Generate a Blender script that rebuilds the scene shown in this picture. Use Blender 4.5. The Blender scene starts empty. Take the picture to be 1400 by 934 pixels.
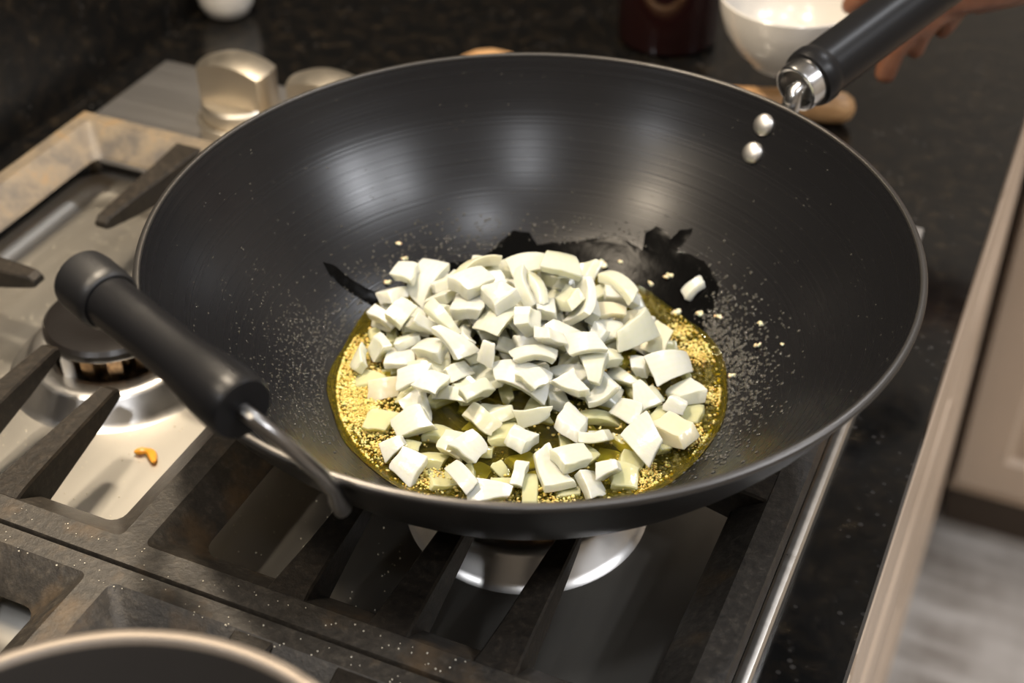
import bpy, bmesh, math, random
import numpy as np
from mathutils import Vector, Matrix, noise
from mathutils.geometry import tessellate_polygon
PI = math.pi
S = bpy.context.scene
C = S.collection
R = math.radians

# ---------------------------------------------------------------- camera
cam = bpy.data.cameras.new('camera'); co = bpy.data.objects.new('camera', cam); C.objects.link(co)
cam.sensor_width = 36; cam.lens = 1943.37/1400*36; cam.clip_start = .01
_p, _y, _r = .6703, -.4212, -.0057
fw = Vector((math.sin(_y)*math.cos(_p), math.cos(_y)*math.cos(_p), -math.sin(_p)))
rt = Vector((math.cos(_y), -math.sin(_y), 0)); up = rt.cross(fw)
rt2 = rt*math.cos(_r)+up*math.sin(_r); up2 = up*math.cos(_r)-rt*math.sin(_r)
M = Matrix((rt2, up2, -fw)).transposed().to_4x4(); M.translation = (.2198, -.5108, .5197)
co.matrix_world = M
cam.dof.use_dof = True; cam.dof.focus_distance = .655; cam.dof.aperture_fstop = 6.3
S.camera = co

# ---------------------------------------------------------------- world, lights, exposure
w = bpy.data.worlds.new('world'); S.world = w; w.use_nodes = True
w.node_tree.nodes['Background'].inputs[0].default_value = (1, .93, .84, 1)
w.node_tree.nodes['Background'].inputs[1].default_value = .25
S.view_settings.view_transform = 'Standard'; S.view_settings.look = 'None'
S.view_settings.gamma = 1; S.view_settings.use_curve_mapping = False
S.view_settings.exposure = 0

def lamp(name, loc, size, power, col, aim=(0, 0, -1)):
    l = bpy.data.lights.new(name, 'AREA'); l.shape = 'DISK'; l.size = size; l.energy = power; l.color = col
    o = bpy.data.objects.new(name, l); C.objects.link(o); o.location = loc
    o.rotation_euler = Vector(aim).to_track_quat('-Z', 'Y').to_euler()
    return o
WARM = (1, .84, .64); COOL = (.93, .95, 1)
lamp('hood_lamp', (-.25, -.01, .76), .07, 6.5, WARM)
lamp('hood_lamp', (-.355, -.34, .78), .07, 2.6, WARM)
lamp('hood_lamp', (-.33, .33, .76), .07, 3.2, WARM)
lamp('fill_lamp', (1.40, -.10, 1.60), .16, 8, COOL)
lamp('fill_lamp', (.53, -.31, 1.60), .12, 4, COOL)
lamp('fill_lamp', (.46, -1.00, 1.60), .12, 5, COOL)
lamp('hood_lamp', (-.35, -.64, .78), .07, 1.2, COOL)
lamp('fill_lamp', (1.70, .30, 1.60), .16, 19, COOL)  # added fill light, brightens the cabinet fronts and floor
lamp('fill_lamp', (.60, 1.05, 1.60), .16, 9, COOL)  # added wall-wash light, brightens the back wall and its reflection in the granite

# ---------------------------------------------------------------- helpers
def tag(o, label=None, cat=None, group=None, kind=None):
    for k, v in (('label', label), ('category', cat), ('group', group), ('kind', kind)):
        if v: o[k] = v
    return o
def wloc(o):
    v = Vector((0, 0, 0))
    while o: v += o.location; o = o.parent
    return v
def empty(name, loc, label, cat, group=None):
    o = bpy.data.objects.new(name, None); C.objects.link(o); o.location = loc; o.empty_display_size = .02
    return tag(o, label, cat, group)
def obj(name, bm, mat, parent=None, angle=35, at=None):
    """link a bmesh given in world coordinates as one mesh object; at = its origin when top-level"""
    off = wloc(parent) if parent else (Vector(at) if at else None)
    if off is not None: bmesh.ops.translate(bm, verts=bm.verts, vec=-off)
    bmesh.ops.recalc_face_normals(bm, faces=bm.faces)
    lim = R(angle)
    for f in bm.faces: f.smooth = True
    for e in bm.edges:
        e.smooth = len(e.link_faces) != 2 or e.calc_face_angle(0) < lim
    me = bpy.data.meshes.new(name); bm.to_mesh(me); bm.free()
    me.materials.append(mat)
    o = bpy.data.objects.new(name, me); C.objects.link(o)
    if parent: o.parent = parent
    elif at: o.location = at
    return o
def copy_tree(o, parent=None):
    c = o.copy(); C.objects.link(c); c.parent = parent
    for ch in list(o.children): copy_tree(ch, c)
    return c
def BM(): return bmesh.new()
def box(bm, lo, hi, bev=0, seg=2):
    lo, hi = Vector(lo), Vector(hi)
    r = bmesh.ops.create_cube(bm, size=1); vs = r['verts']
    bmesh.ops.scale(bm, vec=hi-lo, verts=vs); bmesh.ops.translate(bm, vec=(lo+hi)/2, verts=vs)
    if bev: bmesh.ops.bevel(bm, geom=list({e for v in vs for e in v.link_edges}), offset=bev, segments=seg, affect='EDGES', profile=.6)
    return bm
def lathe(bm, prof, c=(0, 0, 0), seg=64, closed=False):
    """prof: (r, z) list; r = 0 ends become poles"""
    c = Vector(c); rings = []
    for r, z in prof:
        if r < 1e-7: rings.append([bm.verts.new(c+Vector((0, 0, z)))])
        else: rings.append([bm.verts.new(c+Vector((r*math.cos(2*PI*k/seg), r*math.sin(2*PI*k/seg), z))) for k in range(seg)])
    pairs = list(zip(rings, rings[1:])) + ([(rings[-1], rings[0])] if closed else [])
    for a, b in pairs:
        for k in range(seg):
            l = (k+1) % seg
            if len(a) == 1 and len(b) == 1: continue
            if len(a) == 1: bm.faces.new((a[0], b[k], b[l]))
            elif len(b) == 1: bm.faces.new((a[k], b[0], a[l]))
            else: bm.faces.new((a[k], a[l], b[l], b[k]))
    return bm
def lathe_dir(bm, prof, origin, axis, seg=40):
    """lathe about an arbitrary axis: prof (r, distance along the axis)"""
    n0 = set(bm.verts); lathe(bm, prof, seg=seg)
    q = Vector((0, 0, 1)).rotation_difference(Vector(axis).normalized()).to_matrix().to_4x4()
    new = [v for v in bm.verts if v not in n0]
    bmesh.ops.transform(bm, matrix=Matrix.Translation(Vector(origin)) @ q, verts=new)
    return bm
def tube(bm, pts, rad, seg=12, sx=1, caps=True):
    pts = [Vector(p) for p in pts]; n = len(pts)
    rad = [rad]*n if not hasattr(rad, '__len__') else rad
    rings = []; u = None
    for i, p in enumerate(pts):
        t = (pts[min(i+1, n-1)]-pts[max(i-1, 0)]).normalized()
        if u is None: u = t.orthogonal().normalized() if abs(t.z) > .99 else t.cross(Vector((0, 0, 1))).normalized()
        u = (u-t*u.dot(t)).normalized(); v = t.cross(u)
        rings.append([bm.verts.new(p+u*rad[i]*sx*math.cos(2*PI*k/seg)+v*rad[i]*math.sin(2*PI*k/seg)) for k in range(seg)])
    for a, b in zip(rings, rings[1:]):
        for k in range(seg):
            l = (k+1) % seg; bm.faces.new((a[k], a[l], b[l], b[k]))
    if caps: bm.faces.new(rings[0][::-1]); bm.faces.new(rings[-1])
    return bm
_t = bmesh.new(); bmesh.ops.create_icosphere(_t, subdivisions=1, radius=1)
ICO_V = np.array([tuple(v.co) for v in _t.verts]); ICO_F = [[v.index for v in f.verts] for f in _t.faces]; _t.free()
class Blobs:
    """many small rounded grains gathered into one mesh"""
    def __init__(s): s.v = []; s.f = []; s.n = 0
    def add(s, m, jit=None):
        P_ = ICO_V if jit is None else ICO_V*jit
        A_ = np.array(m); s.v.append(P_ @ A_[:3, :3].T+A_[:3, 3]); s.f += [[i+s.n for i in f] for f in ICO_F]; s.n += len(ICO_V)
    def build(s, name, mat, at):
        me = bpy.data.meshes.new(name); V = np.concatenate(s.v)-np.array(at)
        me.from_pydata(V.tolist(), [], s.f); me.polygons.foreach_set('use_smooth', [True]*len(s.f)); me.materials.append(mat)
        o = bpy.data.objects.new(name, me); C.objects.link(o); o.location = at; return o
def rrect(x0, x1, y0, y1, r, n=5):
    out = []
    for cx, cy, a in ((x1-r, y1-r, 0), (x0+r, y1-r, 90), (x0+r, y0+r, 180), (x1-r, y0+r, 270)):
        for k in range(n+1):
            t = R(a+90*k/n); out.append((cx+r*math.cos(t), cy+r*math.sin(t)))
    return out
def loft(bm, loops, close=False, cap0=False, cap1=False):
    rs = [[bm.verts.new(p) for p in L] for L in loops]; n = len(rs[0])
    prs = list(zip(rs, rs[1:])) + ([(rs[-1], rs[0])] if close else [])
    for a, b in prs:
        for k in range(n):
            l = (k+1) % n; bm.faces.new((a[k], a[l], b[l], b[k]))
    if cap0: bm.faces.new(rs[0])
    if cap1: bm.faces.new(rs[-1])
    return bm

# ---------------------------------------------------------------- materials
class Mat:
    def __init__(s, name, **kw):
        s.m = bpy.data.materials.new(name); s.m.use_nodes = True; s.t = s.m.node_tree
        s.b = s.t.nodes['Principled BSDF']; s.set(**kw)
    def set(s, col=None, rough=None, metal=None, **kw):
        if col: s.b.inputs['Base Color'].default_value = (*col, 1)
        if rough is not None: s.b.inputs['Roughness'].default_value = rough
        if metal is not None: s.b.inputs['Metallic'].default_value = metal
        for k, v in kw.items(): s.b.inputs[k.replace('_', ' ')].default_value = v
    def n(s, typ, **kw):
        x = s.t.nodes.new('ShaderNode'+typ)
        for k, v in kw.items():
            if k in x.inputs: x.inputs[k].default_value = v
            else: setattr(x, k, v)
        return x
    def l(s, a, b): s.t.links.new(a, b)
    def coord(s, kind='Object', scale=(1, 1, 1)):
        c = s.n('TexCoord'); mp = s.n('Mapping'); mp.inputs['Scale'].default_value = scale
        s.l(c.outputs[kind], mp.inputs['Vector']); return mp.outputs[0]
    def noise(s, scale, detail=3, rough=.5, vec=None):
        x = s.n('TexNoise'); x.inputs['Scale'].default_value = scale; x.inputs['Detail'].default_value = detail; x.inputs['Roughness'].default_value = rough
        s.l(vec if vec else s.coord(), x.inputs['Vector']); return x.outputs['Fac']
    def ramp(s, fac, stops):
        x = s.n('ValToRGB'); e = x.color_ramp.elements
        while len(e) < len(stops): e.new(.5)
        for k, (p, c) in enumerate(stops): e[k].position = p; e[k].color = (*c, 1)
        s.l(fac, x.inputs[0]); return x.outputs[0]
    def mix(s, fac, a, b, mode='MIX'):
        x = s.n('Mix', data_type='RGBA', blend_type=mode)
        for v, i in ((fac, 0), (a, 6), (b, 7)):
            if isinstance(v, (int, float)): x.inputs[i].default_value = v
            elif isinstance(v, tuple): x.inputs[i].default_value = (*v, 1)
            else: s.l(v, x.inputs[i])
        return x.outputs[2]
    def col(s, out): s.l(out, s.b.inputs['Base Color'])
    def rgh(s, fac, lo, hi):
        x = s.n('MapRange'); x.inputs[3].default_value = lo; x.inputs[4].default_value = hi
        s.l(fac, x.inputs[0]); s.l(x.outputs[0], s.b.inputs['Roughness'])
    def bump(s, h, strength=.3, dist=.001):
        x = s.n('Bump'); x.inputs['Strength'].default_value = strength; x.inputs['Distance'].default_value = dist
        s.l(h, x.inputs['Height']); s.l(x.outputs[0], s.b.inputs['Normal'])

def m_granite(name, lo=.07, hi=.22, spec=.5):
    a = Mat(name, rough=.12, Specular_IOR_Level=spec)
    base = a.ramp(a.noise(75, 6, .65), [(.45, (.004, .004, .004)), (.60, (.010, .008, .006)), (.72, (.032, .024, .015)), (.85, (.09, .06, .03))])
    v = a.n('TexVoronoi'); v.inputs['Scale'].default_value = 160; a.l(a.coord(), v.inputs['Vector'])
    fl = a.ramp(v.outputs['Distance'], [(0, (1, 1, 1)), (.18, (.4, .4, .4)), (.30, (0, 0, 0))])
    gate = a.ramp(a.noise(30, 2), [(.50, (0, 0, 0)), (.64, (.6, .6, .6))])
    f2 = a.mix(1.0, fl, gate, 'MULTIPLY')
    a.col(a.mix(f2, base, (.10, .092, .085)))
    a.rgh(a.noise(90, 3), lo, hi)
    return a.m
def m_iron(name, lit_residue=True):
    a = Mat(name, rough=.5)
    n1 = a.noise(260, 5, .7); n2 = a.noise(28, 4, .6)
    base = a.ramp(n1, [(.3, (.018, .015, .012)), (.55, (.038, .032, .025)), (.75, (.085, .072, .055))])
    a.col(a.mix(a.ramp(n2, [(.55, (0, 0, 0)), (.78, (.8, .8, .8))]), base, (.13, .080, .036)))
    if not lit_residue:
        a.col(a.ramp(n1, [(.3, (.010, .008, .006)), (.55, (.022, .017, .012)), (.78, (.055, .043, .031))]))
        a.rgh(n2, .40, .62); a.bump(n1, .35, .0012); a.set(Specular_IOR_Level=.35); return a.m
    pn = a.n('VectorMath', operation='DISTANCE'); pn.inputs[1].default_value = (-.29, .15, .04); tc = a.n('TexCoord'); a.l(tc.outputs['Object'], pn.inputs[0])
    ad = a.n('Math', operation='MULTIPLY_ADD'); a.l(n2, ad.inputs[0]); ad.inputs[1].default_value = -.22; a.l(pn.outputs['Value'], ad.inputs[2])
    msk = a.ramp(ad.outputs[0], [(0, (.85, .85, .85)), (.14, (.0, .0, .0))])  # tan residue and lit brightness of the back-left corner, painted into the colour
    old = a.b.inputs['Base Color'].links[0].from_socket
    lit_res = a.ramp(a.noise(40, 5, .65), [(.35, (.10, .085, .07)), (.55, (.21, .165, .11)), (.7, (.27, .17, .075))])
    a.col(a.mix(msk, old, lit_res))
    a.rgh(n2, .40, .62); a.bump(n1, .35, .0012); a.set(Specular_IOR_Level=.6)
    return a.m
def m_steel(name, col=(.70, .66, .60), rough=.30, streak=(3, 260, 260)):
    a = Mat(name, col=col, metal=1, rough=rough)
    a.rgh(a.noise(1, 4, .6, a.coord('Object', streak)), rough-.07, rough+.09)
    return a.m
MT = {}
MT['granite'] = m_granite('black_granite')
MT['granite_wall'] = m_granite('black_granite_splashback', .3, .45, .15)
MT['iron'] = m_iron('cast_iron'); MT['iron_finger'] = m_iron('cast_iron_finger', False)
MT['steel'] = m_steel('brushed_steel')
MT['tray_steel'] = m_steel('tray_steel', (.62, .59, .53), .38, (40, 3, 40))
MT['bowl_steel'] = m_steel('burner_steel', (.74, .72, .69), .30, (90, 90, 3))
MT['knob_steel'] = m_steel('satin_nickel', (.70, .63, .52), .40, (60, 60, 260))
MT['panel_steel'] = m_steel('panel_steel', (.56, .54, .52), .45, (2, 200, 200))
MT['chrome'] = Mat('polished_metal', col=(.72, .72, .72), metal=1, rough=.22).m
MT['rod'] = Mat('dull_rod', col=(.30, .29, .28), metal=1, rough=.3).m
MT['rivet'] = Mat('rivet_metal', col=(.74, .72, .69), metal=1, rough=.42).m
MT['enamel'] = Mat('black_enamel', col=(.006, .006, .006), rough=.2).m
a = Mat('burner_cap', col=(.012, .010, .009), rough=.3); a.bump(a.noise(300, 4), .2, .0006); MT['cap'] = a.m
a = Mat('brass_burner', metal=1, rough=.36); a.col(a.ramp(a.noise(120, 3), [(.35, (.10, .055, .03)), (.6, (.55, .36, .19))])); MT['brass'] = a.m
MT['ceramic'] = Mat('white_ceramic', col=(.80, .77, .72), rough=.12).m
MT['dark_pit'] = Mat('dark_burner_pit', col=(.03, .022, .014), rough=.5).m
# wok: black coated steel with turning rings
a = Mat('wok_black', col=(.0085, .0085, .0095), rough=.24, Anisotropic=.15, Specular_IOR_Level=.38)
cx = a.n('TexCoord'); vm = a.n('VectorMath', operation='MULTIPLY'); vm.inputs[1].default_value = (1, 1, 0); a.l(cx.outputs['Object'], vm.inputs[0])
ln = a.n('VectorMath', operation='LENGTH'); a.l(vm.outputs[0], ln.inputs[0])
nz = a.n('TexNoise', noise_dimensions='1D'); nz.inputs['Scale'].default_value = 900; nz.inputs['Detail'].default_value = 2
a.l(ln.outputs['Value'], nz.inputs['W'])
fine = a.noise(900, 2)
mx = a.n('Math', operation='MULTIPLY_ADD'); a.l(fine, mx.inputs[0]); mx.inputs[1].default_value = .25; a.l(nz.outputs['Fac'], mx.inputs[2])
a.bump(mx.outputs[0], .10, .0004); a.rgh(nz.outputs['Fac'], .23, .30)
tg = a.n('Tangent', direction_type='RADIAL', axis='Z'); a.l(tg.outputs[0], a.b.inputs['Tangent'])
MT['wok'] = a.m
MT['wok_out'] = Mat('wok_outside', col=(.012, .012, .013), rough=.36).m
a = Mat('rim_metal', col=(.10, .095, .09), metal=.8, rough=.35); MT['rim'] = a.m
a = Mat('black_phenolic', col=(.009, .009, .010), rough=.36, Specular_IOR_Level=.26); a.bump(a.noise(500, 2), .06, .0004); MT['handle'] = a.m
a = Mat('black_plastic', col=(.010, .010, .011), rough=.42); MT['plastic'] = a.m
# food
a = Mat('onion_flesh', rough=.22, Subsurface_Weight=.7, Subsurface_Scale=.006, Transmission_Weight=.12)
a.b.inputs['Subsurface Radius'].default_value = (1, .95, .7)
oi = a.n('ObjectInfo')
base = a.ramp(oi.outputs['Random'], [(0, (.69, .695, .635)), (.55, (.68, .685, .595)), (.85, (.67, .68, .52)), (1, (.70, .63, .45))])
wv = a.n('TexWave', wave_type='BANDS', bands_direction='Y'); wv.inputs['Scale'].default_value = 130; wv.inputs['Distortion'].default_value = 3; wv.inputs['Detail'].default_value = 2
a.l(a.coord(), wv.inputs['Vector'])
a.col(a.mix(a.ramp(wv.outputs['Fac'], [(.3, (0, 0, 0)), (1, (.16, .16, .16))]), base, (.66, .69, .48)))
a.bump(a.noise(350, 3), .25, .0008); MT['onion'] = a.m
MT['onion_oiled'] = MT['onion'].copy()
_b = MT['onion_oiled'].node_tree.nodes['Principled BSDF']; _b.inputs['Transmission Weight'].default_value = .30; _b.inputs['Roughness'].default_value = .12
for _l in list(MT['onion_oiled'].node_tree.links):
    if _l.to_socket == _b.inputs['Base Color']: MT['onion_oiled'].node_tree.links.remove(_l)
_b.inputs['Base Color'].default_value = (.71, .70, .41, 1)
a = Mat('minced_garlic', rough=.3, Subsurface_Weight=.3, Subsurface_Scale=.002)
a.col(a.ramp(a.noise(180, 3), [(.3, (.58, .40, .09)), (.55, (.76, .60, .20)), (.75, (.84, .74, .38))])); MT['garlic'] = a.m
a = Mat('cooked_garlic_bit', rough=.3, Subsurface_Weight=.3, Subsurface_Scale=.002)
a.col(a.ramp(a.noise(300, 3), [(.3, (.60, .40, .18)), (.5, (.82, .72, .48)), (.7, (.88, .84, .70))])); MT['garlic_bit'] = a.m
a = Mat('olive_oil', col=(.88, .74, .10), rough=.03, Transmission_Weight=.97, IOR=1.46)
a.bump(a.noise(190, 3), .35, .003); MT['oil'] = a.m
MT['droplet'] = Mat('oil_droplet', col=(.28, .27, .24), rough=.10, Transmission_Weight=.75, IOR=1.46).m
MT['bubble'] = Mat('oil_bubble', col=(.85, .78, .30), rough=.03, Transmission_Weight=.9, IOR=1.3).m
a = Mat('oil_film', col=(.0025, .0025, .0025), rough=.22, Specular_IOR_Level=.03); a.bump(a.noise(260, 2), .12, .0006); MT['film'] = a.m
MT['salt'] = Mat('salt_crumb', col=(.80, .74, .60), rough=.4).m
MT['scrap'] = Mat('orange_scrap', col=(.85, .38, .03), rough=.4, Subsurface_Weight=.2, Subsurface_Scale=.002).m
# kitchen
a = Mat('beige_paint', rough=.38); a.col(a.ramp(a.noise(6, 3), [(.3, (.62, .49, .37)), (.7, (.67, .53, .40))])); MT['cab'] = a.m
MT['toekick'] = Mat('toe_kick_dark', col=(.10, .075, .055), rough=.6).m
a = Mat('floor_stone', rough=.34)
n1 = a.noise(3.2, 5, .6, a.coord('Object', (1, .45, 1))); n2 = a.noise(22, 4, .6, a.coord('Object', (.3, 1.6, 1)))
a.col(a.mix(a.ramp(n2, [(.4, (0, 0, 0)), (.7, (.55, .55, .55))]), a.ramp(n1, [(.38, (.30, .265, .23)), (.58, (.66, .62, .57))]), (.80, .76, .71))); MT['floor'] = a.m
MT['wall'] = Mat('warm_wall_paint', col=(.62, .54, .44), rough=.8).m
MT['ceil'] = Mat('white_ceiling', col=(.78, .76, .72), rough=.9).m
a = Mat('light_wood', rough=.45)
a.col(a.ramp(a.noise(1, 4, .6, a.coord('Object', (14, 260, 260))), [(.3, (.42, .22, .09)), (.6, (.60, .36, .17)), (.8, (.68, .45, .25))])); MT['wood'] = a.m
a = Mat('white_glaze', col=(.62, .59, .54), rough=.2); MT['glaze'] = a.m
a = Mat('dark_jar_glass', col=(.012, .004, .004), rough=.06, Coat_Weight=.6); MT['jar'] = a.m
MT['jar_label'] = Mat('jar_label_paper', col=(.20, .16, .13), rough=.5).m
a = Mat('skin', rough=.42, Subsurface_Weight=.18, Subsurface_Scale=.004)
a.col(a.ramp(a.noise(90, 3), [(.3, (.17, .068, .036)), (.7, (.23, .098, .054))])); a.bump(a.noise(500, 3), .12, .0006); MT['skin'] = a.m
MT['nail'] = Mat('nail', col=(.50, .28, .20), rough=.25).m
a = Mat('pan_grey', col=(.055, .05, .046), rough=.35, metal=.3); a.rgh(a.noise(300, 2), .3, .42); MT['pan'] = a.m
MT['pan_rim'] = Mat('pan_rim_worn', col=(.22, .19, .16), rough=.5, metal=.7).m

# ================================================================ the setting
XW = -.467          # splashback wall
XF = .189           # counter front edge
ZF = -.90           # floor
ZC = 1.62           # ceiling
def struct(name, bm, mat): return tag(obj(name, bm, mat), kind='structure')
struct('floor', box(BM(), (XW-.1, -2.6, ZF-.05), (2.9, 1.75, ZF)), MT['floor'])
struct('ceiling', box(BM(), (XW-.1, -2.6, ZC), (2.9, 1.75, ZC+.05)), MT['ceil'])
struct('wall_left', box(BM(), (XW-.1, -2.6, ZF), (XW, 1.75, ZC)), MT['granite_wall'])
struct('wall_back', box(BM(), (XW, 1.62, ZF), (2.9, 1.75, ZC)), MT['wall'])
struct('wall_right', box(BM(), (2.8, -2.6, ZF), (2.9, 1.62, ZC)), MT['wall'])
struct('wall_front', box(BM(), (XW, -2.6, ZF), (2.8, -2.5, ZC)), MT['wall'])

# ---------------------------------------------------------------- countertop with cooktop cut-out
CX0, CX1, CY0, CY1 = -.436, .151, -.62, .297
b = BM()
def slab(lo, hi): box(b, (*lo, -.03), (*hi, 0), 0)
slab((XW, CY1), (XF, 1.62)); slab((XW, -1.4), (XF, CY0)); slab((XW, CY0), (CX0, CY1)); slab((CX1, CY0), (XF, CY1)); slab((XF, .925), (1.5, 1.62))
bmesh.ops.remove_doubles(b, verts=b.verts, dist=1e-5)
tag(obj('countertop', b, MT['granite']), 'polished black granite countertop with brown flecks around the cooktop', 'countertop')

# ---------------------------------------------------------------- base cabinets
def front(name, parent, lo, hi, axis, mat, frame=.055):
    """a framed cabinet front; axis 'x' faces +x (lo/hi in y,z at x), 'y' faces -y (lo/hi in x,z)"""
    pos, (u0, v0), (u1, v1) = lo[0], lo[1:], hi[1:]
    t = .018
    def pt(u, v, d): return Vector((pos+d, u, v)) if axis == 'x' else Vector((u, pos-d, v))
    def ring(i, d): return [pt(u0+i, v0+i, d), pt(u1-i, v0+i, d), pt(u1-i, v1-i, d), pt(u0+i, v1-i, d)]
    bm = BM(); loft(bm, [ring(0, -t), ring(0, -.004), ring(.004, 0), ring(frame, 0), ring(frame+.008, -.008)], cap0=True, cap1=True)
    o = obj(name, bm, mat, parent, 25)
    p = BM(); loft(p, [ring(frame+.009, -.008), ring(frame+.014, -.0075), ring(frame+.030, -.001), ring(frame+.034, -.001)], cap1=True, cap0=True)
    obj('raised_panel', p, mat, o, 25)
    return o
XB = .168
for k, (y0, y1) in enumerate(((-.62, .0), (.0, .50), (.50, .915))):
    lab = ('beige base cabinet with drawers below the front half of the cooktop', 'beige base cabinet with drawers below the wok side of the counter', 'beige base cabinet with drawers tucked into the corner')[k]
    t = empty('base_cabinet', (0, (y0+y1)/2, ZF), lab, 'cabinet', 'cabinets along the counter')
    obj('body', box(BM(), (XW+.002, y0+.001, ZF+.09), (XB, y1-.001, -.031)), MT['cab'], t)
    obj('toe_kick', box(BM(), (XW+.002, y0+.001, ZF), (XB-.05, y1-.001, ZF+.089)), MT['toekick'], t)
    for z0, z1 in ((-.80, -.56), (-.555, -.30), (-.295, -.075)):
        front('drawer', t, (XB+.019, y0+.004, z0), (XB+.019, y1-.004, z1), 'x', MT['cab'], .04)
YB = .968
for k, (x0, x1) in enumerate(((.192, .66), (.66, 1.14))):
    lab = ('beige cabinet with raised panel door standing in the kitchen corner', 'beige cabinet with raised panel door beside the corner cabinet')[k]
    t = empty('base_cabinet', ((x0+x1)/2, YB, ZF), lab, 'cabinet', 'cabinets across the corner')
    obj('body', box(BM(), (x0+.001, YB, ZF+.09), (x1-.001, 1.618, -.031)), MT['cab'], t)
    obj('toe_kick', box(BM(), (x0+.001, YB+.035, ZF), (x1-.001, 1.618, ZF+.089)), MT['toekick'], t)
    front('door', t, (YB-.019, x0+.004, -.785), (YB-.019, x1-.004, -.06), 'y', MT['cab'], .055)

# ---------------------------------------------------------------- cooktop
ck = empty('cooktop', (-.14, -.15, 0), 'stainless steel gas cooktop with a steel tray and side knobs', 'cooktop')
obj('base_plate', box(BM(), (CX0+.001, CY0+.001, -.028), (CX1-.001, CY1-.001, -.014)), MT['enamel'], ck)
b = BM()   # raised black deck with openings for the trays: built as frame strips around them
TX0, TX1 = -.385, .137
TR = ((-.170, .138), (-.506, -.198))
for lo, hi in (((CX0+.006, CY0+.006), (TX0, .150)), ((TX1, CY0+.006), (.140, .150)), ((TX0, TR[0][1]), (TX1, .150)), ((TX0, TR[1][1]), (TX1, TR[0][0])), ((TX0, CY0+.006), (TX1, TR[1][0]))):
    box(b, (*lo, -.014), (*hi, .001))
obj('deck', b, MT['enamel'], ck)
for (y0, y1) in TR:
    b = BM(); L = []
    for ins, z, r in ((-.006, .001, .022), (-.006, .0040, .022), (-.003, .0056, .022), (.001, .0052, .020), (.007, .0010, .018), (.012, -.0018, .016), (.020, -.0029, .014), (.05, -.0030, .012)):
        L.append([(x, y, z) for x, y in rrect(TX0+ins, TX1-ins, y0+ins, y1-ins, r, 8)])
    loft(b, L, cap1=True)
    obj('tray', b, MT['tray_steel'], ck, 50)
obj('control_panel', box(BM(), (CX0, .1515, -.010), (CX1, CY1, .005), .002), MT['panel_steel'], ck)
for nm, lo, hi in (('edge_trim', (.1445, CY0, -.012), (CX1+.0015, .151, .010)), ('edge_trim', (CX0, CY0, -.012), (CX0+.006, .151, .006)), ('edge_trim', (CX0, CY0, -.012), (.142, CY0+.006, .006))):
    obj(nm, box(BM(), lo, hi, .0035, 3), MT['steel'], ck)
ZT = -.0030
def burner(cx, cy):
    c = (cx, cy, ZT)
    t = obj('burner', lathe(BM(), [(.0625, 0), (.0605, .0010), (.0580, .0032), (.0505, .0125), (.0485, .0145), (.0455, .0152), (.0400, .0148), (.0350, .0135), (.0340, .009), (.034, .002)], c, 96), MT['bowl_steel'], ck, 60)
    obj('pit', lathe(BM(), [(0, .003), (.033, .003), (.0338, .012)], c, 48), MT['dark_pit'], t)
    n = 72; b2 = BM(); prof = []
    # crown with gas slots
    ring = [[], [], [], []]
    for k in range(n):
        a2 = 2*PI*k/n; ro = .0305 if (k % 6) < 4 else .0265
        for q, (r, z) in enumerate(((.024, .004), (ro, .013), (ro, .027), (.022, .030))):
            ring[q].append((cx+r*math.cos(a2), cy+r*math.sin(a2), ZT+z))
    loft(b2, ring); obj('burner_crown', b2, MT['brass'], t, 30)
    obj('burner_cap', lathe(BM(), [(0, .0275), (.034, .0275), (.0368, .0285), (.0375, .0305), (.0372, .033), (.0350, .0352), (.026, .0362), (.022, .0356), (.012, .0354), (0, .0354)], c, 72), MT['cap'], t)
    b3 = BM(); ax, ay = cx+.0335*math.cos(R(-102)), cy+.0335*math.sin(R(-102))
    lathe(b3, [(0, .004), (.0034, .004), (.0034, .024), (.0026, .026), (.0012, .027), (.0012, .031), (0, .031)], (ax, ay, ZT), 16)
    obj('igniter', b3, MT['ceramic'], t)
burner(-.2515, -.018); burner(.012, -.029)
def knob(x, y):
    z0 = .005; r = .0275
    k = obj('control_knob', lathe(BM(), [(0, .001), (r-.001, .001), (r, .003), (r, .0275), (r-.0015, .0295), (0, .0295)], (x, y, z0), 56), MT['knob_steel'], ck)
    obj('bezel', lathe(BM(), [(.022, 0), (.0305, 0), (.0305, .013), (.0315, .0142), (.0315, .0162), (.0305, .0172), (.0282, .0172), (.0280, .014)], (x, y, z0), 56), MT['knob_steel'], k)
    # grip bar: disc cut on both sides, arched on top
    b = BM(); h = .0128; nu = 14; cols = []
    for i in range(nu+1):
        s = -1+2*i/nu; xx = s*math.sqrt(r*r-h*h)*1.0
        col = []
        for j in range(9):
            q = -1+2*j/8; yy = q*h
            lim = math.sqrt(max(r*r-yy*yy, 0)); X = s*lim
            top = .0600-.0060*s*s-.0010*q*q
            col.append((X, yy, top))
        cols.append(col)
    tv = [[b.verts.new((x+p[0], y+p[1], z0+p[2])) for p in c] for c in cols]
    bv = [[b.verts.new((x+p[0], y+p[1], z0+.027)) for p in c] for c in cols]
    for i in range(nu):
        for j in range(8):
            b.faces.new((tv[i][j], tv[i+1][j], tv[i+1][j+1], tv[i][j+1]))
    for i in range(nu):
        for j in (0, 8): b.faces.new((tv[i][j], tv[i+1][j], bv[i+1][j], bv[i][j]))
    for j in range(8):
        for i in (0, nu): b.faces.new((tv[i][j], tv[i][j+1], bv[i][j+1], bv[i][j]))
    rimE = [e for e in b.edges if e.is_manifold and e.calc_face_angle(0) > R(45)]
    bmesh.ops.bevel(b, geom=rimE, offset=.0012, segments=2, affect='EDGES')
    obj('grip', b, MT['knob_steel'], k, 22)
knob(-.318, .224); knob(-.247, .226)

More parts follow.
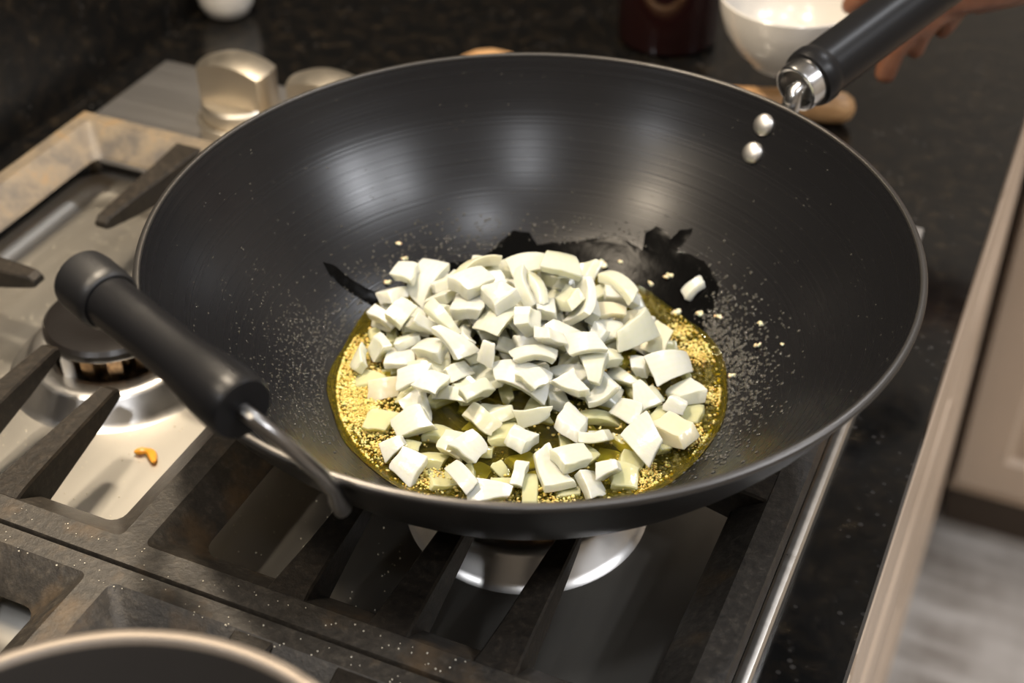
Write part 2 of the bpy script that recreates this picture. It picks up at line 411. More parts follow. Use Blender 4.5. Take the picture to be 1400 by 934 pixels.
# ---------------------------------------------------------------- cast iron grates
GX0, GX1, GY0, GY1 = -.393, .1475, -.1815, .150
GT, GB, SL = .045, .030, .0165
def grate(label):
    t = empty('stove_grate', ((GX0+GX1)/2, (GY0+GY1)/2, 0), label, 'grate', 'cast iron grates on the cooktop')
    b = BM(); xm = -.1247
    for (ox0, ox1, ix0, ix1) in ((GX0, xm, GX0+.011, -.1318), (xm, GX1, -.1176, .1335)):
        iy0, iy1 = -.1672, .1395
        e = .0012
        def rl(i0, z, inner, r=.004):
            if inner: return [(x, y, z) for x, y in rrect(ix0+i0, ix1-i0, iy0+i0, iy1-i0, r, 4)]
            return [(x, y, z) for x, y in rrect(ox0+(i0 if ox0 == GX0 else 0), ox1-(i0 if ox1 == GX1 else 0), GY0+i0, GY1-i0, .0001, 4)]
        lo = [rl(0, GB, False), rl(0, GT-e, False), rl(e if False else .0006, GT, False), rl(-.0008, GT, True), rl(.0006, GT-e, True), rl(SL-.002, GB+.003, True, .007), rl(SL, GB, True, .008)]
        loft(b, lo, close=True)
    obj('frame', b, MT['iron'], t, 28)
    def finger(root, tip):
        root, tip = Vector(root), Vector(tip); d = (tip-root).normalized(); n = Vector((-d.y, d.x, 0)); L = (tip-root).length
        bm = BM(); loops = []
        for s, wt, wb, zt, zb in ((-.003, .0105, .013, GT-.005, .025), (.0002, .0102, .012, GT-.0003, .0245), (.007, .0092, .0105, GT, .0245), (L*.30, .0078, .0085, GT, .0265), (L*.75, .0058, .0062, GT+.0002, .0335), (L-.004, .0048, .005, GT, .0375), (L, .0042, .0044, GT-.0022, .0385)):
            p = root+d*s
            loops.append([p+n*wb+Vector((0, 0, zb)), p+n*(wt)+Vector((0, 0, zt-.0012)), p+n*(wt-.001)+Vector((0, 0, zt)), p-n*(wt-.001)+Vector((0, 0, zt)), p-n*(wt)+Vector((0, 0, zt-.0012)), p-n*wb+Vector((0, 0, zb))])
        loft(bm, loops, cap0=True, cap1=True)
        obj('finger', bm, MT['iron_finger'], t, 28)
    for xc in (-.2515, .0065):
        for dx in (-.0505, 0, .0505):
            g = .0625 if dx else .047
            finger((xc+dx, -.1675, 0), (xc+dx, -.0175-g, 0)); finger((xc+dx, .1398, 0), (xc+dx, -.0175+g, 0))
        finger((GX0+.0107 if xc < -.1 else -.1179, -.0165, 0), (xc-.048, -.0165, 0))
        finger((-.1315 if xc < -.1 else .1338, -.0165, 0), (xc+.048, -.0165, 0))
    for x in (GX0+.0045, GX1-.0035-.0065):
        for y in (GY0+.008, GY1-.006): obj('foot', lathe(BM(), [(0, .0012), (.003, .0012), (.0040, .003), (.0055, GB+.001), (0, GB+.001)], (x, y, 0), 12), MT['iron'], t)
    return t
g1 = grate('black cast iron grate carrying the wok')
g2 = copy_tree(g1); g2.location.y -= .3329
g2['label'] = 'black cast iron grate carrying the grey saucepan'

b = Blobs(); rc_ = random.Random(3)
for k in range(900):
    x, y = rc_.uniform(-.365, -.02), rc_.uniform(-.155, .12)
    s_ = rc_.uniform(.00022, .0005)
    if math.hypot(x+.2515, y+.018) < .064 or math.hypot(x-.012, y+.029) < .066: continue
    b.add(Matrix.Translation((x, y, ZT+s_*.8)) @ Matrix.Scale(s_, 4))
for k in range(170):
    x = rc_.uniform(-.38, .05); y = rc_.uniform(-.180, -.169) if k % 2 else rc_.uniform(-.195, -.186)
    s_ = rc_.uniform(.0002, .0005); b.add(Matrix.Translation((x, y, GT+s_*.7)) @ Matrix.Scale(s_, 4))
tag(b.build('salt_crumbs', MT['salt'], (-.2, -.05, ZT)), 'fine pale crumbs and salt scattered over the tray and grate', 'crumbs', kind='stuff')

# ---------------------------------------------------------------- wok
RZ = .145
PROF = [(0, -.0970), (.05, -.0970), (.072, -.0968), (.084, -.0957), (.093, -.0932), (.102, -.0885), (.12, -.0760), (.14, -.0575), (.16, -.0335), (.172, -.0150), (.180, 0)]
def catmull(pts, n=6):
    out = []
    for i in range(len(pts)-1):
        p0, p1, p2, p3 = pts[max(i-1, 0)], pts[i], pts[i+1], pts[min(i+2, len(pts)-1)]
        for k in range(n):
            t = k/n
            out.append(tuple(.5*((2*p1[j])+(-p0[j]+p2[j])*t+(2*p0[j]-5*p1[j]+4*p2[j]-p3[j])*t*t+(-p0[j]+3*p1[j]-3*p2[j]+p3[j])*t**3) for j in (0, 1)))
    return out+[tuple(pts[-1])]
PF = catmull(PROF)
def wz(r):
    for (r0, z0), (r1, z1) in zip(PF, PF[1:]):
        if r0 <= r <= r1 and r1 > r0: return z0+(z1-z0)*(r-r0)/(r1-r0)
    return PF[-1][1] if r > .17 else PF[0][1]
def wpt(azd, r, off=0):
    """point on the wok's inner wall at azimuth (degrees) and radius, lifted by off along the normal; with the normal"""
    s = (wz(r+.001)-wz(r-.001))/.002; n = Vector((-s, 0, 1)).normalized()
    p = Vector((r, 0, RZ+wz(r)))+n*off; q = Matrix.Rotation(R(azd), 3, 'Z')
    return q @ p, q @ n
wk = empty('wok', (0, 0, .045), 'large black steel wok with a long black handle, full of chopped onion', 'wok')
def outer(off):
    o = []
    for i, (r, z) in enumerate(PF):
        s = 0 if r < .03 else (wz(min(r+.001, .18))-wz(r-.001))/(min(r+.001, .18)-r+.001)
        n = math.hypot(s, 1); o.append((r+off*s/n if r > 0 else 0, z-off/n))
    return o
b = BM(); lathe(b, PF, (0, 0, RZ), 160); obj('inside_wall', b, MT['wok'], wk, 60)
b = BM(); po = outer(.003); lathe(b, po, (0, 0, RZ), 160); obj('outside_wall', b, MT['wok_out'], wk, 60)
re, ze = po[-1]
b = BM(); lathe(b, [(.1795, -.0008), (.1797, .0002), (.1803, .0006), (re-.0001, ze+.0012), (re+.0004, ze+.0003), (re+.0002, ze-.0010)], (0, 0, RZ), 160); obj('rim', b, MT['rim'], wk, 60)
def rivet(azd, r, size):
    p, n = wpt(azd, r)
    b = BM(); lathe_dir(b, [(size, -.0005), (size, .0008), (size*.93, .0017), (size*.7, .0026), (size*.38, .0031), (0, .0033)], p, n, 28)
    obj('rivet', b, MT['rivet'], wk, 60)
rivet(66.6, .1742, .0061); rivet(66.3, .1660, .0061)
# long handle
az = R(65); u = Vector((math.cos(az), math.sin(az), 0))
def hp(s, h): return u*s+Vector((0, 0, RZ+h))
HD = (hp(.262, .0208)-hp(.194, .0070)).normalized(); H0 = hp(.194, .0070)
b = BM(); lathe_dir(b, [(.0128, .0105), (.0158, .0110), (.0166, .014), (.0166, .019), (.0158, .0205), (.0156, .023), (.0155, .10), (.0162, .15), (.0170, .185), (.0165, .192), (.012, .196), (0, .197)], H0-HD*.004, HD, 48)
hl = obj('long_handle', b, MT['handle'], wk, 40)
b = BM(); lathe_dir(b, [(.0108, .0060), (.0108, -.0025), (.0122, -.0032), (.0132, -.0028), (.0137, -.0010), (.0137, .0085), (.012, .0085)], H0, HD, 48); obj('ferrule', b, MT['chrome'], hl, 40)
b = BM(); lathe_dir(b, [(0, .0010), (.0107, .0010)], H0, HD, 48); obj('ferrule_plate', b, MT['rod'], hl, 40)
b = BM(); tube(b, [hp(.1760, -.034), hp(.1830, -.0205), hp(.1880, -.0075), hp(.1895, -.0005), hp(.1910, .0045), H0+HD*.006], [.0040, .0045, .0045, .0045, .0045, .0046], 16, 1.25); obj('handle_rod', b, MT['chrome'], hl, 60)
b = BM(); tube(b, [hp(.1745, -.034), hp(.1800, -.0225), hp(.1850, -.0120)], [.0030, .0036, .0030], 12, 2.0); obj('handle_bracket', b, MT['chrome'], hl, 60)
# helper handle
az2 = R(-112.5); u2 = Vector((math.cos(az2), math.sin(az2), 0)); t2 = Vector((-math.sin(az2), math.cos(az2), 0))
G = u2*.195+Vector((0, 0, RZ+.041))
b = BM(); lathe_dir(b, [(.0105, -.036), (.0108, -.034), (.0104, -.01), (.0106, .016), (.0118, .028), (.0126, .036), (.0129, .046), (.0127, .0525), (.0118, .0545), (.004, .0545), (0, .054)], G, t2, 40)
hh = obj('helper_handle', b, MT['handle'], wk, 40)
b = BM(); lathe_dir(b, [(0, -.0575), (.010, -.0575), (.0128, -.0555), (.0132, -.052), (.0130, -.040), (.0126, -.0355), (.0116, -.0345), (.0105, -.0345)], G, t2, 40); obj('end_cap', b, MT['plastic'], hh, 40)
for s in (-1, 1):
    aa = R(-112.5+s*22.5); ow = lambda r, h, dd=0: Vector((r*math.cos(aa+dd), r*math.sin(aa+dd), RZ+h))
    b = BM(); e = G+t2*s*.050
    tube(b, [e, e+t2*s*.010, e.lerp(ow(.1865, .003), .35)+t2*s*.009, e.lerp(ow(.1865, .001), .75)+t2*s*.006, ow(.1862, -.002), ow(.1848, -.008), ow(.1808, -.0175)], [.0026, .0026, .0026, .0026, .0028, .0034, .0034], 12, 1.2)
    obj('handle_rod', b, MT['rod'], hh, 60)

# ---------------------------------------------------------------- oil in the wok
rng = random.Random(7)
OZ = -.0912
b = BM(); seg = 120; rings = []
def oil_r(a2): return .0985+.0032*noise.noise(Vector((math.cos(a2)*2.2, math.sin(a2)*2.2, 3)))-.005*math.exp(-((math.degrees(a2)-60) % 360-0)**2/900)
def wall_r(z):
    for (r0, z0), (r1, z1) in zip(PF, PF[1:]):
        if z0 <= z <= z1 and z1 > z0: return r0+(r1-r0)*(z-z0)/(z1-z0)
    return .1
ro = wall_r(OZ)
prof = [(0, OZ)]+[(ro*k/14, OZ) for k in range(1, 13)]
cen = b.verts.new((0, 0, RZ+OZ))
for k in range(1, 15):
    L = []
    for q in range(seg):
        a2 = 2*PI*q/seg; f = k/14
        rr = f*(ro+.0035*f**6+.0028*f**8*noise.noise(Vector((math.cos(a2)*3, math.sin(a2)*3, 1))))
        z = max(OZ+.0006*noise.noise(Vector((rr*math.cos(a2)*90, rr*math.sin(a2)*90, 0)))*(1-f**8), wz(rr)+.0005 if k > 11 else -1)
        L.append(b.verts.new((rr*math.cos(a2), rr*math.sin(a2), RZ+z)))
    rings.append(L)
for q in range(seg): b.faces.new((cen, rings[0][q], rings[0][(q+1) % seg]))
for A, B2 in zip(rings, rings[1:]):
    for q in range(seg): b.faces.new((A[q], B2[q], B2[(q+1) % seg], A[(q+1) % seg]))
# underside just above the wok
low = []
for k in range(14, 0, -2):
    rr = [math.hypot(v.co.x, v.co.y) for v in rings[k-1]]
    low.append([b.verts.new((v.co.x, v.co.y, RZ+wz(r)+.0003)) for v, r in zip(rings[k-1], rr)])
for A, B2 in zip([rings[-1]]+low, low):
    for q in range(seg): b.faces.new((A[q], B2[q], B2[(q+1) % seg], A[(q+1) % seg]))
c2 = b.verts.new((0, 0, RZ+wz(0)+.0003))
for q in range(seg): b.faces.new((c2, low[-1][q], low[-1][(q+1) % seg]))
tag(obj('cooking_oil', b, MT['oil'], at=(0, 0, RZ+OZ-.006)), 'shallow pool of yellow-green oil in the bottom of the wok', 'oil')

def film(poly, label, name='oil_streak'):
    tri = tessellate_polygon([[Vector((a_, r_*1000, 0)) for a_, r_ in poly]])
    bm = BM(); vs = [bm.verts.new((a_, r_*1000, 0)) for a_, r_ in poly]
    for t_ in tri: bm.faces.new([vs[i] for i in t_])
    for _ in range(3): bmesh.ops.subdivide_edges(bm, edges=[e for e in bm.edges if (e.verts[0].co-e.verts[1].co).length > 2.0], cuts=1, use_grid_fill=False)
    bmesh.ops.triangulate(bm, faces=bm.faces)
    bnd = {v for e in bm.edges if len(e.link_faces) == 1 for v in e.verts}
    for v in bm.verts:
        a_, r_ = v.co.x, v.co.y/1000
        jit = .0006*noise.noise(Vector((a_*.35, r_*500, 2)))
        p, n = wpt(a_, r_+(jit if v in bnd else 0), .0002 if v in bnd else .0006+.00012*noise.noise(Vector((a_*.3, r_*300, 5))))
        v.co = p
    c0 = sum((v.co for v in bm.verts), Vector())/len(bm.verts)
    o = obj(name, bm, MT['film'], at=tuple(c0), angle=80)
    return tag(o, label, 'oil')
film([(146.0, .1082), (135.9, .1054), (128.4, .104), (122.1, .1114), (117.4, .1173), (113.1, .1158), (110.9, .1101), (99.2, .1137), (88.0, .1198), (82.9, .1176), (80.4, .1168), (81.7, .1244), (79.7, .1285), (76.2, .128), (74.5, .1256), (73.5, .131), (70.6, .1336), (70.3, .1305), (71.2, .1224), (63.0, .1242), (54.4, .1197), (49.1, .1088), (45.8, .0993), (62.3, .0963), (86.6, .0958), (108.8, .0955), (129.5, .0955), (144.5, .0962), (154.2, .1002), (155.9, .1087)], 'dark wet oil streak running up the wok wall behind the onions')
film([(171.4, .1306), (169.4, .1271), (167.9, .1178), (166.1, .111), (163.6, .1049), (159.0, .0995), (163.8, .0961), (169.2, .1039), (171.7, .1166), (172.4, .1246)], 'thin wet oil trickle on the wok wall towards the helper handle')
# spattered droplets: far too many to count
b = Blobs()
def drop(az_, r_, s, flat=.45):
    p, n = wpt(az_, r_, s*.1)
    q = Vector((0, 0, 1)).rotation_difference(n).to_matrix().to_4x4()
    m = Matrix.Translation(p) @ q @ Matrix.Diagonal((s, s*rng.uniform(.8, 1.25), s*flat, 1))
    b.add(m)
for k in range(1500):      # wet right side
    drop(rng.gauss(35, 26), max(.101, min(.135, .101+abs(rng.gauss(0, .012)))), rng.uniform(.0004, .0013))
for k in range(480):       # left side
    drop(rng.gauss(168, 22), max(.101, .101+abs(rng.gauss(0, .013))), rng.uniform(.0003, .0009)) if True else None
for k in range(450):
    drop(rng.uniform(60, 150), rng.uniform(.10, .125), rng.uniform(.0004, .0010))
for k in range(900):       # lower left, matt speckle
    drop(rng.uniform(-175, -125), max(.104, min(.16, .104+abs(rng.gauss(0, .02)))), rng.uniform(.0003, .0007))
for k in range(700):
    drop(rng.uniform(0, 360), min(.176, rng.uniform(.105, .178)), rng.uniform(.00025, .0006))
tag(b.build('oil_spatter', MT['droplet'], (0, 0, RZ)), 'fine oil spatter beaded all over the inside wall of the wok', 'oil spatter', kind='stuff')
# foam bubbles along the rim of the pool and between the onions
b = Blobs()
for k in range(2200):
    a2 = rng.uniform(0, 2*PI); rr = min(ro+.001, ro*(1-abs(rng.gauss(0, .10)))); s = rng.uniform(.0004, .0013)
    b.add(Matrix.Translation((rr*math.cos(a2), rr*math.sin(a2), RZ+max(OZ, wz(rr)+.0003))) @ Matrix.Scale(s, 4))
tag(b.build('oil_bubbles', MT['bubble'], (0, 0, RZ+OZ)), 'tiny bubbles frothing on the oil around the onions', 'bubbles', kind='stuff')
# minced garlic
b = Blobs()
def crumb(bl, p, s, r2=rng):
    sc = Matrix.Diagonal((s*r2.uniform(.7, 1.6), s*r2.uniform(.7, 1.3), s*r2.uniform(.5, 1), 1))
    m = Matrix.Translation(p) @ Matrix.Rotation(r2.uniform(0, 6.28), 4, Vector((r2.uniform(-1, 1), r2.uniform(-1, 1), 1)).normalized()) @ sc
    bl.add(m, np.array([[r2.uniform(.7, 1.3)] for _ in ICO_V]))
def garlic_at(az_, rr, spread, n, lift=.001):
    for _ in range(int(n*4.0)):
        a2 = R(az_)+rng.gauss(0, spread/max(rr, .02)); r3 = min(ro-.0005, max(0, rr+rng.gauss(0, spread)))
        p = Vector((r3*math.cos(a2), r3*math.sin(a2), RZ+max(OZ, wz(r3)+.0005)+lift*rng.uniform(-.6, 1.3)))
        crumb(b, p, rng.uniform(.00035, .00095))
for az_, rr, sp, n in ((-158, .090, .007, 260), (-145, .088, .008, 300), (-135, .086, .008, 240), (-170, .090, .006, 140), (-120, .088, .007, 80), (-100, .085, .006, 80), (-78, .088, .006, 110), (-60, .09, .006, 70), (-30, .09, .006, 90), (-5, .094, .005, 70), (15, .094, .004, 60), (38, .092, .005, 110), (50, .09, .004, 60), (0, .05, .03, 120), (180, .06, .02, 80)):
    garlic_at(az_, rr, sp, n)
tag(b.build('minced_garlic', MT['garlic'], (0, 0, RZ+OZ)), 'golden minced garlic frying in the oil around the onions', 'minced garlic', kind='stuff')
BITS = [(159.4, .1071, 4, 'near the trickle of oil'), (108.8, .0998, 3, ''), (90.4, .1042, 5.5, ''), (92.3, .0973, 5, ''), (84.6, .1077, 3, ''), (68.7, .1106, 4.2, ''), (72.5, .1028, 3.5, ''), (58.3, .0985, 4.5, ''), (51.9, .1041, 4.2, ''), (46.3, .11, 3.2, ''), (34.7, .1225, 3.2, ''), (28.4, .1181, 3.0, ''), (24.1, .1273, 2.4, ''), (22.6, .1037, 3.4, ''), (149.9, .1214, 2.6, ''), (150.6, .1144, 3.0, '')]
for az_, r_, s, where in BITS:
    p, n = wpt(az_, r_, .0008); bm = Blobs()
    for _ in range(5): crumb(bm, p+Vector((rng.gauss(0, 1), rng.gauss(0, 1), rng.uniform(0, .6)))*s*.00022, s*.00034)
    left = az_ > 140
    tag(bm.build('garlic_bit', MT['garlic_bit'], tuple(p)), 'pale fried garlic bit stuck to the wok wall on the helper handle side' if left else 'pale fried garlic bit stuck to the oily wok wall beyond the onion heap', 'garlic', 'garlic bits helper handle side' if left else 'garlic bits on the far wall')

# ---------------------------------------------------------------- chopped onion heap
rg = random.Random(11)
def shell(a_, b_, t_, rc, taper=0, jit=.16, rc2=.06):
    nu, nv = 6, 4; bm = BM()
    cj = [[Vector((rg.uniform(-jit, jit)*a_, rg.uniform(-jit, jit)*b_)) for _ in range(2)] for _ in range(2)]
    sh = Vector((rg.uniform(-.5, .5), rg.uniform(-.5, .5)))*t_; sd = rg.uniform(0, 99)
    tw = rg.uniform(-.25, .25)
    def P3(i, j, k):
        fu, fv = i/nu, j/nv
        d = cj[0][0]*(1-fu)*(1-fv)+cj[1][0]*fu*(1-fv)+cj[0][1]*(1-fu)*fv+cj[1][1]*fu*fv
        d = d+Vector((noise.noise(Vector((fu*2, fv*2, sd))), noise.noise(Vector((fu*2, fv*2, sd+9)))))*t_*.28
        uu = (fu-.5)*a_+d.x+sh.x*k; vv = ((fv-.5)*b_+d.y)*(1-taper*fu)+sh.y*k
        w_ = k*t_*(1+.22*noise.noise(Vector((fu*1.7, fv*1.7, sd+20)))); th = uu/rc
        return Vector((math.sin(th)*(rc-w_), vv*(1-.10*k), math.cos(th)*(rc-w_)-rc+t_/2-vv*vv/(2*rc2)+tw*uu*vv*40))
    g = [[[bm.verts.new(P3(i, j, k)) for j in range(nv+1)] for i in range(nu+1)] for k in (0, 1)]
    for i in range(nu):
        for j in range(nv):
            bm.faces.new((g[0][i][j], g[0][i+1][j], g[0][i+1][j+1], g[0][i][j+1])); bm.faces.new((g[1][i][j], g[1][i][j+1], g[1][i+1][j+1], g[1][i+1][j]))
    for i in range(nu):
        for j in (0, nv): bm.faces.new((g[0][i][j], g[0][i+1][j], g[1][i+1][j], g[1][i][j]))
    for j in range(nv):
        for i in (0, nu): bm.faces.new((g[0][i][j], g[0][i][j+1], g[1][i][j+1], g[1][i][j]))
    bmesh.ops.recalc_face_normals(bm, faces=bm.faces)
    sharp = [e for e in bm.edges if e.calc_face_angle(0) > R(50)]
    bmesh.ops.bevel(bm, geom=sharp, offset=.00035, segments=1, affect='EDGES')
    c = sum((v.co for v in bm.verts), Vector())/len(bm.verts)
    bmesh.ops.translate(bm, verts=bm.verts, vec=-c)
    for f in bm.faces: f.smooth = True
    for e in bm.edges: e.smooth = len(e.link_faces) != 2 or e.calc_face_angle(0) < R(38)
    me = bpy.data.meshes.new('onion_piece'); bm.to_mesh(me); bm.free(); me.materials.append(MT['onion'])
    return me
KINDS = {
 'dice': ([shell(rg.uniform(.010, .015), rg.uniform(.009, .013), rg.uniform(.0036, .0056), rg.uniform(.018, .040), rg.uniform(0, .35)) for _ in range(16)], 118, 'squarish white dice of raw onion in the heap in the wok', 'onion dice in the heap'),
 'strip': ([shell(rg.uniform(.018, .025), rg.uniform(.0055, .0085), rg.uniform(.0034, .0048), rg.uniform(.014, .024), rg.uniform(0, .3), .08) for _ in range(12)], 56, 'long curved white strip of raw onion in the heap in the wok', 'onion strips in the heap'),
 'wedge': ([shell(rg.uniform(.014, .020), rg.uniform(.010, .014), rg.uniform(.0032, .0048), rg.uniform(.015, .026), .6) for _ in range(10)], 44, 'tapering white wedge of raw onion in the heap in the wok', 'onion wedges in the heap'),
 'petal': ([shell(rg.uniform(.017, .023), rg.uniform(.013, .018), rg.uniform(.0028, .0038), rg.uniform(.016, .023), rg.uniform(.1, .4)) for _ in range(8)], 22, 'broad curved onion layer, larger than the dice around it in the wok', 'large onion layers in the heap')}
lst = [k for k, v in KINDS.items() for _ in range(v[1])]
rg.shuffle(lst)
# the heap is laid piece by piece on a height field, each piece turned until it lies low where the heap still lacks height
GN, GC = 240, .001
gx = (np.arange(GN)-GN/2+.5)*GC
GXX, GYY = np.meshgrid(gx, gx, indexing='ij'); GRR = np.hypot(GXX, GYY)
HF = np.interp(GRR, [p[0] for p in PF], [p[1] for p in PF])
AZ = np.degrees(np.arctan2(GYY, GXX))
edge = np.where((AZ > 25) & (AZ < 140), .079, np.where((AZ < -118) & (AZ > -178), .0885, .0945))
tgt = -.097+.0066+.035*np.clip(1-np.hypot((GXX+.020)/1.12, GYY-.026)/.078, 0, 1)**.85
tgt = np.where(GRR < edge, tgt, -1)
def samples(me):
    me.calc_loop_triangles(); out = [v.co.copy() for v in me.vertices]
    for t_ in me.loop_triangles:
        A_, B_, C_ = (me.vertices[i].co for i in t_.vertices)
        for u_, v_ in ((.33, .33), (.6, .2), (.2, .6), (.2, .2)): out.append(A_+(B_-A_)*u_+(C_-A_)*v_)
    return np.array([tuple(p) for p in out])
SAMP = {}
KNAME = {'dice': 'squarish white onion dice', 'strip': 'long curved white onion strip', 'wedge': 'tapering white onion wedge', 'petal': 'broad curved white onion layer'}
ZONES = {'crown': '%s high on the crown of the heap', 'edge': '%s in the oil at the edge of the heap', 'body': '%s low in the middle of the heap'}
nr = np.random.RandomState(5)
kept = 0
for i, kd in enumerate(lst):
    me = rg.choice(KINDS[kd][0]); s = rg.uniform(1.02, 1.32)
    if me.name not in SAMP: SAMP[me.name] = samples(me)
    pts0 = SAMP[me.name]*s
    miss = np.clip(tgt-HF, 0, None)**1.5
    if miss.sum() < 1e-6: break
    pick = nr.choice(GN*GN, 7, p=(miss/miss.sum()).ravel())
    best = None
    for pk in pick:
        ix, iy = divmod(pk, GN); px_, py_ = gx[ix], gx[iy]
        # local slope of the heap
        j0, j1, k0, k1 = max(ix-7, 0), min(ix+7, GN-1), max(iy-7, 0), min(iy+7, GN-1)
        nrm = Vector((-(HF[j1, iy]-HF[j0, iy])/((j1-j0)*GC), -(HF[ix, k1]-HF[ix, k0])/((k1-k0)*GC), 1)); nrm.xy *= .8
        for _ in range(5):
            tl = rg.choice((.15, .35, .6)) if kd != 'petal' else rg.choice((.2, .5, .9))
            nv_ = (nrm.normalized()+Vector((rg.gauss(0, tl), rg.gauss(0, tl), 0))).normalized()
            q = Vector((0, 0, 1)).rotation_difference(nv_) @ Matrix.Rotation(rg.uniform(0, 6.283), 3, 'Z').to_quaternion()
            if rg.random() < .35: q = q @ Matrix.Rotation(PI, 3, 'X').to_quaternion()
            mr = np.array(q.to_matrix()); P_ = pts0 @ mr.T
            ii = np.clip(((P_[:, 0]+px_)/GC+GN/2).astype(int), 0, GN-1); jj = np.clip(((P_[:, 1]+py_)/GC+GN/2).astype(int), 0, GN-1)
            if (GRR[ii, jj] > edge[ii, jj]+.005).any(): continue
            gap = HF[ii, jj]-P_[:, 2]
            z = np.partition(gap, -4)[-4]                   # rests on its highest supports
            score = (z+P_[:, 2].max())-tgt[ix, iy]+.25*(z-gap.mean())
            if best is None or score < best[0]: best = (score, px_, py_, z, q, ii, jj, P_[:, 2])
    if best is None: continue
    _, px_, py_, z, q, ii, jj, pz = best
    z -= .0004
    np.maximum.at(HF, (ii, jj), pz+z)
    o = bpy.data.objects.new('onion_piece', me); C.objects.link(o); kept += 1
    o.location = (px_, py_, z+RZ); o.rotation_mode = 'QUATERNION'; o.rotation_quaternion = q; o.scale = (s,)*3
    topz = (pz+z).max()
    zone = 'crown' if topz > -.070 else 'edge' if math.hypot(px_, py_) > .066 else 'body'
    if topz < -.0845 or z < -.0895: o.material_slots[0].link = 'OBJECT'; o.material_slots[0].material = MT['onion_oiled']
    tag(o, ZONES[zone] % KNAME[kd], 'onion', KNAME[kd]+' at the '+zone+' of the heap')
print('ONIONS kept', kept, 'top', HF[GRR < .09].max())
# the stray piece on the wall
p, n = wpt(59.1, .1115, .0028)
me = shell(.014, .0065, .004, .016, .1, .08); o = bpy.data.objects.new('onion_piece', me); C.objects.link(o); o.location = p
zt = n; xt = Vector((math.cos(R(30)), math.sin(R(30)), 0)); xt = (Matrix.Rotation(R(25), 3, n) @ (xt-zt*xt.dot(zt)).normalized()); yt = zt.cross(xt)
o.rotation_euler = Matrix((xt, yt, zt)).transposed().to_euler()
tag(o, 'single curved onion piece stuck alone on the oily wok wall', 'onion')

# ---------------------------------------------------------------- saucepan in front
b = BM(); pc = (-.002, -.351, .045); pr = .1045; ph = .070
lathe(b, [(0, .0), (.078, 0), (.088, .003), (.096, .012), (pr-.001, ph-.004), (pr+.001, ph-.001), (pr, ph), (pr-.004, ph), (pr-.006, ph-.003), (.092, .014), (.085, .005), (.076, .003), (0, .003)], pc, 96)
sp = empty('saucepan', pc, 'round grey metal pan with a bright worn rim on the grate', 'pan')
obj('pan_body', b, MT['pan'], sp, 50)
b = BM(); lathe(b, [(pr-.0052, ph-.0015), (pr-.004, ph+.0008), (pr-.001, ph+.0014), (pr+.0018, ph+.0002), (pr+.0016, ph-.0022)], pc, 96); obj('pan_rim', b, MT['pan_rim'], sp, 60)

# ---------------------------------------------------------------- orange scrap on the tray
b = BM(); pts = []
for k in range(9):
    f = k/8; pts.append(Vector((-.1960+.0145*f, -.0805-.0030*f*f+.0042*math.sin(f*3.0), ZT+.0022)))
tube(b, pts, [.0008, .0018, .0019, .0015, .0019, .0022, .0021, .0018, .0009], 8, 1.2)
tag(obj('food_scrap', b, MT['scrap'], at=(-.189, -.079, ZT+.0003)), 'small curled orange food scrap lying on the steel tray', 'food scrap')

# ---------------------------------------------------------------- things on the counter behind
b = BM(); jc = (-.094, .498, 0)
lathe(b, [(0, .0005), (.036, .0005), (.0395, .004), (.0400, .010), (.0400, .118), (.038, .128), (.032, .136), (.032, .148), (0, .148)], jc, 64)
jr = empty('storage_jar', jc, 'dark reddish glass jar standing on the granite behind the wok', 'jar')
obj('jar_body', b, MT['jar'], jr, 40)
obj('jar_lid', lathe(BM(), [(0, .149), (.035, .149), (.0355, .151), (.0355, .164), (.034, .166), (0, .166)], jc, 64), MT['plastic'], jr, 40)
wc = (-.4415, .393, 0)
sj = empty('ceramic_shaker', wc, 'rounded white ceramic shaker standing near the splashback', 'shaker')
obj('shaker_body', lathe(BM(), [(0, .0004), (.012, .0004), (.018, .004), (.0225, .013), (.0245, .026), (.0240, .040), (.022, .056), (.017, .070), (.016, .078), (0, .078)], wc, 48), MT['glaze'], sj, 60)
obj('shaker_cap', lathe(BM(), [(0, .0785), (.0165, .0785), (.0165, .090), (.013, .097), (.006, .100), (0, .1005)], wc, 48), MT['chrome'], sj, 60)
b = BM()   # wooden spoon: thick rounded handle end towards the cabinets, shallow head at the other end
A0, A1 = Vector((-.225, .372, .013)), Vector((.076, .418, .0128))
fs = [0, .02, .05, .09, .14, .20, .28, .40, .55, .70, .80, .88, .94, .975, .993, 1]
wd = [.004, .014, .021, .024, .022, .015, .0095, .008, .0082, .0092, .0105, .0118, .0125, .0112, .0075, .002]
hi_ = [.003, .007, .009, .010, .0095, .008, .0075, .0072, .0078, .009, .0105, .0118, .0125, .0112, .0075, .002]
loops = []
dd = (A1-A0).normalized(); nn = Vector((-dd.y, dd.x, 0))
for f, w_, h_ in zip(fs, wd, hi_):
    p = A0.lerp(A1, f); loops.append([p+nn*w_*math.cos(2*PI*k/20)+Vector((0, 0, h_*math.sin(2*PI*k/20)+(h_-.0125 if f < .85 else 0)*1.0)) for k in range(20)])
loft(b, loops, cap0=True, cap1=True)
tag(obj('wooden_spoon', b, MT['wood'], at=(-.08, .41, .0005), angle=60), 'light wooden spoon with a thick rounded handle end on the granite', 'spoon')

# white bowl held over the counter
bc = Vector((.024, .406, .046)); bh = .052
b = BM(); lathe(b, [(0, .002), (.022, .002), (.0225, 0), (.025, 0), (.0255, .003), (.037, .012), (.0455, .026), (.0500, .041), (.0515, bh-.001), (.0505, bh), (.0490, bh-.001), (.0475, .040), (.043, .027), (.034, .014), (.020, .007), (0, .006)], bc, 72)
tag(obj('ceramic_bowl', b, MT['glaze'], at=tuple(bc), angle=50), 'small white ceramic bowl held by the hand behind the wok handle', 'bowl')

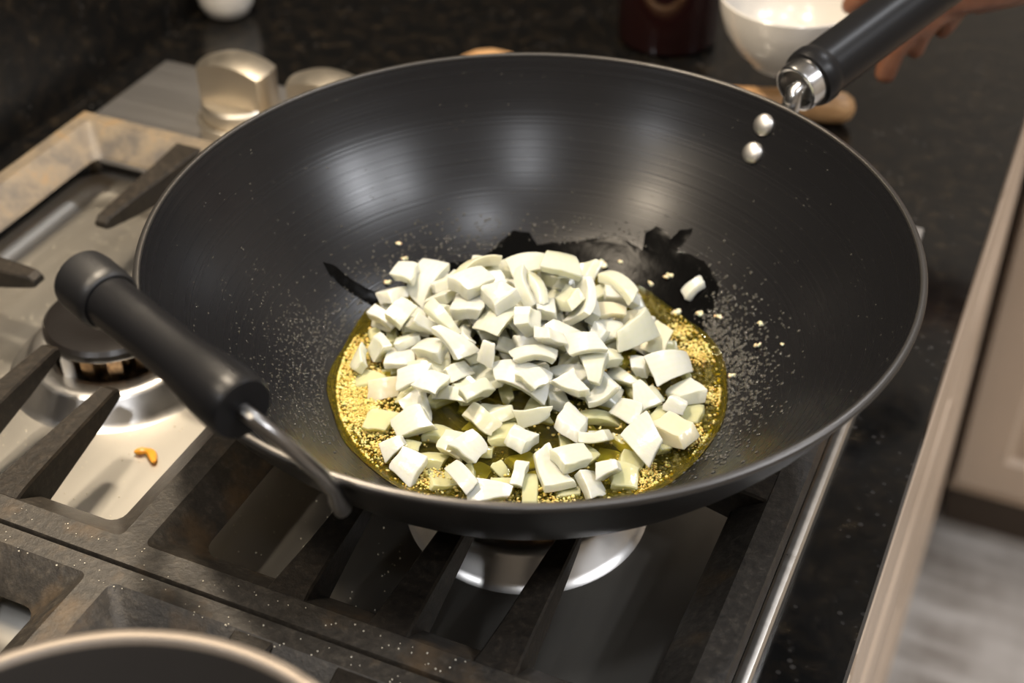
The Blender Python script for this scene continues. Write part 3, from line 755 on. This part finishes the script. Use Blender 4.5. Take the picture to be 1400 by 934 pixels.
# ---------------------------------------------------------------- person: hand and forearm holding the bowl
b = Blobs()
def chain(pts):
    for (p0, r0), (p1, r1) in zip(pts, pts[1:]):
        p0, p1 = Vector(p0), Vector(p1); n = max(2, int((p1-p0).length/(min(r0, r1)*.35)))
        for k in range(n+1):
            f = k/n; b.add(Matrix.Translation(p0.lerp(p1, f)) @ Matrix.Scale(r0+(r1-r0)*f, 4))
wr = (.190, .424, .140)
chain([(wr, .025), ((.235, .465, .190), .029), ((.32, .54, .26), .036), ((.46, .66, .38), .043)])                          # forearm
kn = [(.118, .386, .115), (.128, .394, .116), (.137, .403, .115), (.145, .413, .112)]                                      # knuckles
for q in kn: chain([(wr, .020), (Vector(wr).lerp(Vector(q), .55), .016), (q, .0105)])                                       # palm
fing = [[kn[0], (.101, .376, .108), (.088, .373, .091), (.082, .378, .076)],
        [kn[1], (.1085, .3755, .102), (.1015, .3715, .086), (.0990, .3720, .0695)],
        [kn[2], (.1215, .3855, .108), (.1160, .3815, .097), (.1140, .3825, .0845)],
        [kn[3], (.135, .402, .112), (.131, .396, .102), (.127, .397, .094)]]
for q, rs in zip(fing, ((.0100, .0090, .0084, .0074), (.0102, .0098, .0096, .0088), (.0098, .0088, .0083, .0073), (.0085, .0076, .0070, .0062))):
    chain(list(zip(q, rs)))
chain([((.155, .408, .138), .017), ((.122, .393, .134), .0125), ((.092, .391, .127), .0105), ((.074, .392, .113), .0095), ((.066, .392, .103), .0080)])   # thumb over the rim
tmp = b.build('tmp', MT['skin'], (0, 0, 0))
rm = tmp.modifiers.new('r', 'REMESH'); rm.mode = 'VOXEL'; rm.voxel_size = .0019
sm = tmp.modifiers.new('s', 'SMOOTH'); sm.iterations = 5; sm.factor = .5
dg = bpy.context.evaluated_depsgraph_get(); hm = bpy.data.meshes.new_from_object(tmp.evaluated_get(dg))
bpy.data.objects.remove(tmp)
b = BM(); b.from_mesh(hm); bpy.data.meshes.remove(hm)
po_ = empty('person', (.19, .46, .10), 'bare hand and forearm of a person holding the white bowl', 'person')
obj('arm', b, MT['skin'], po_, 80)
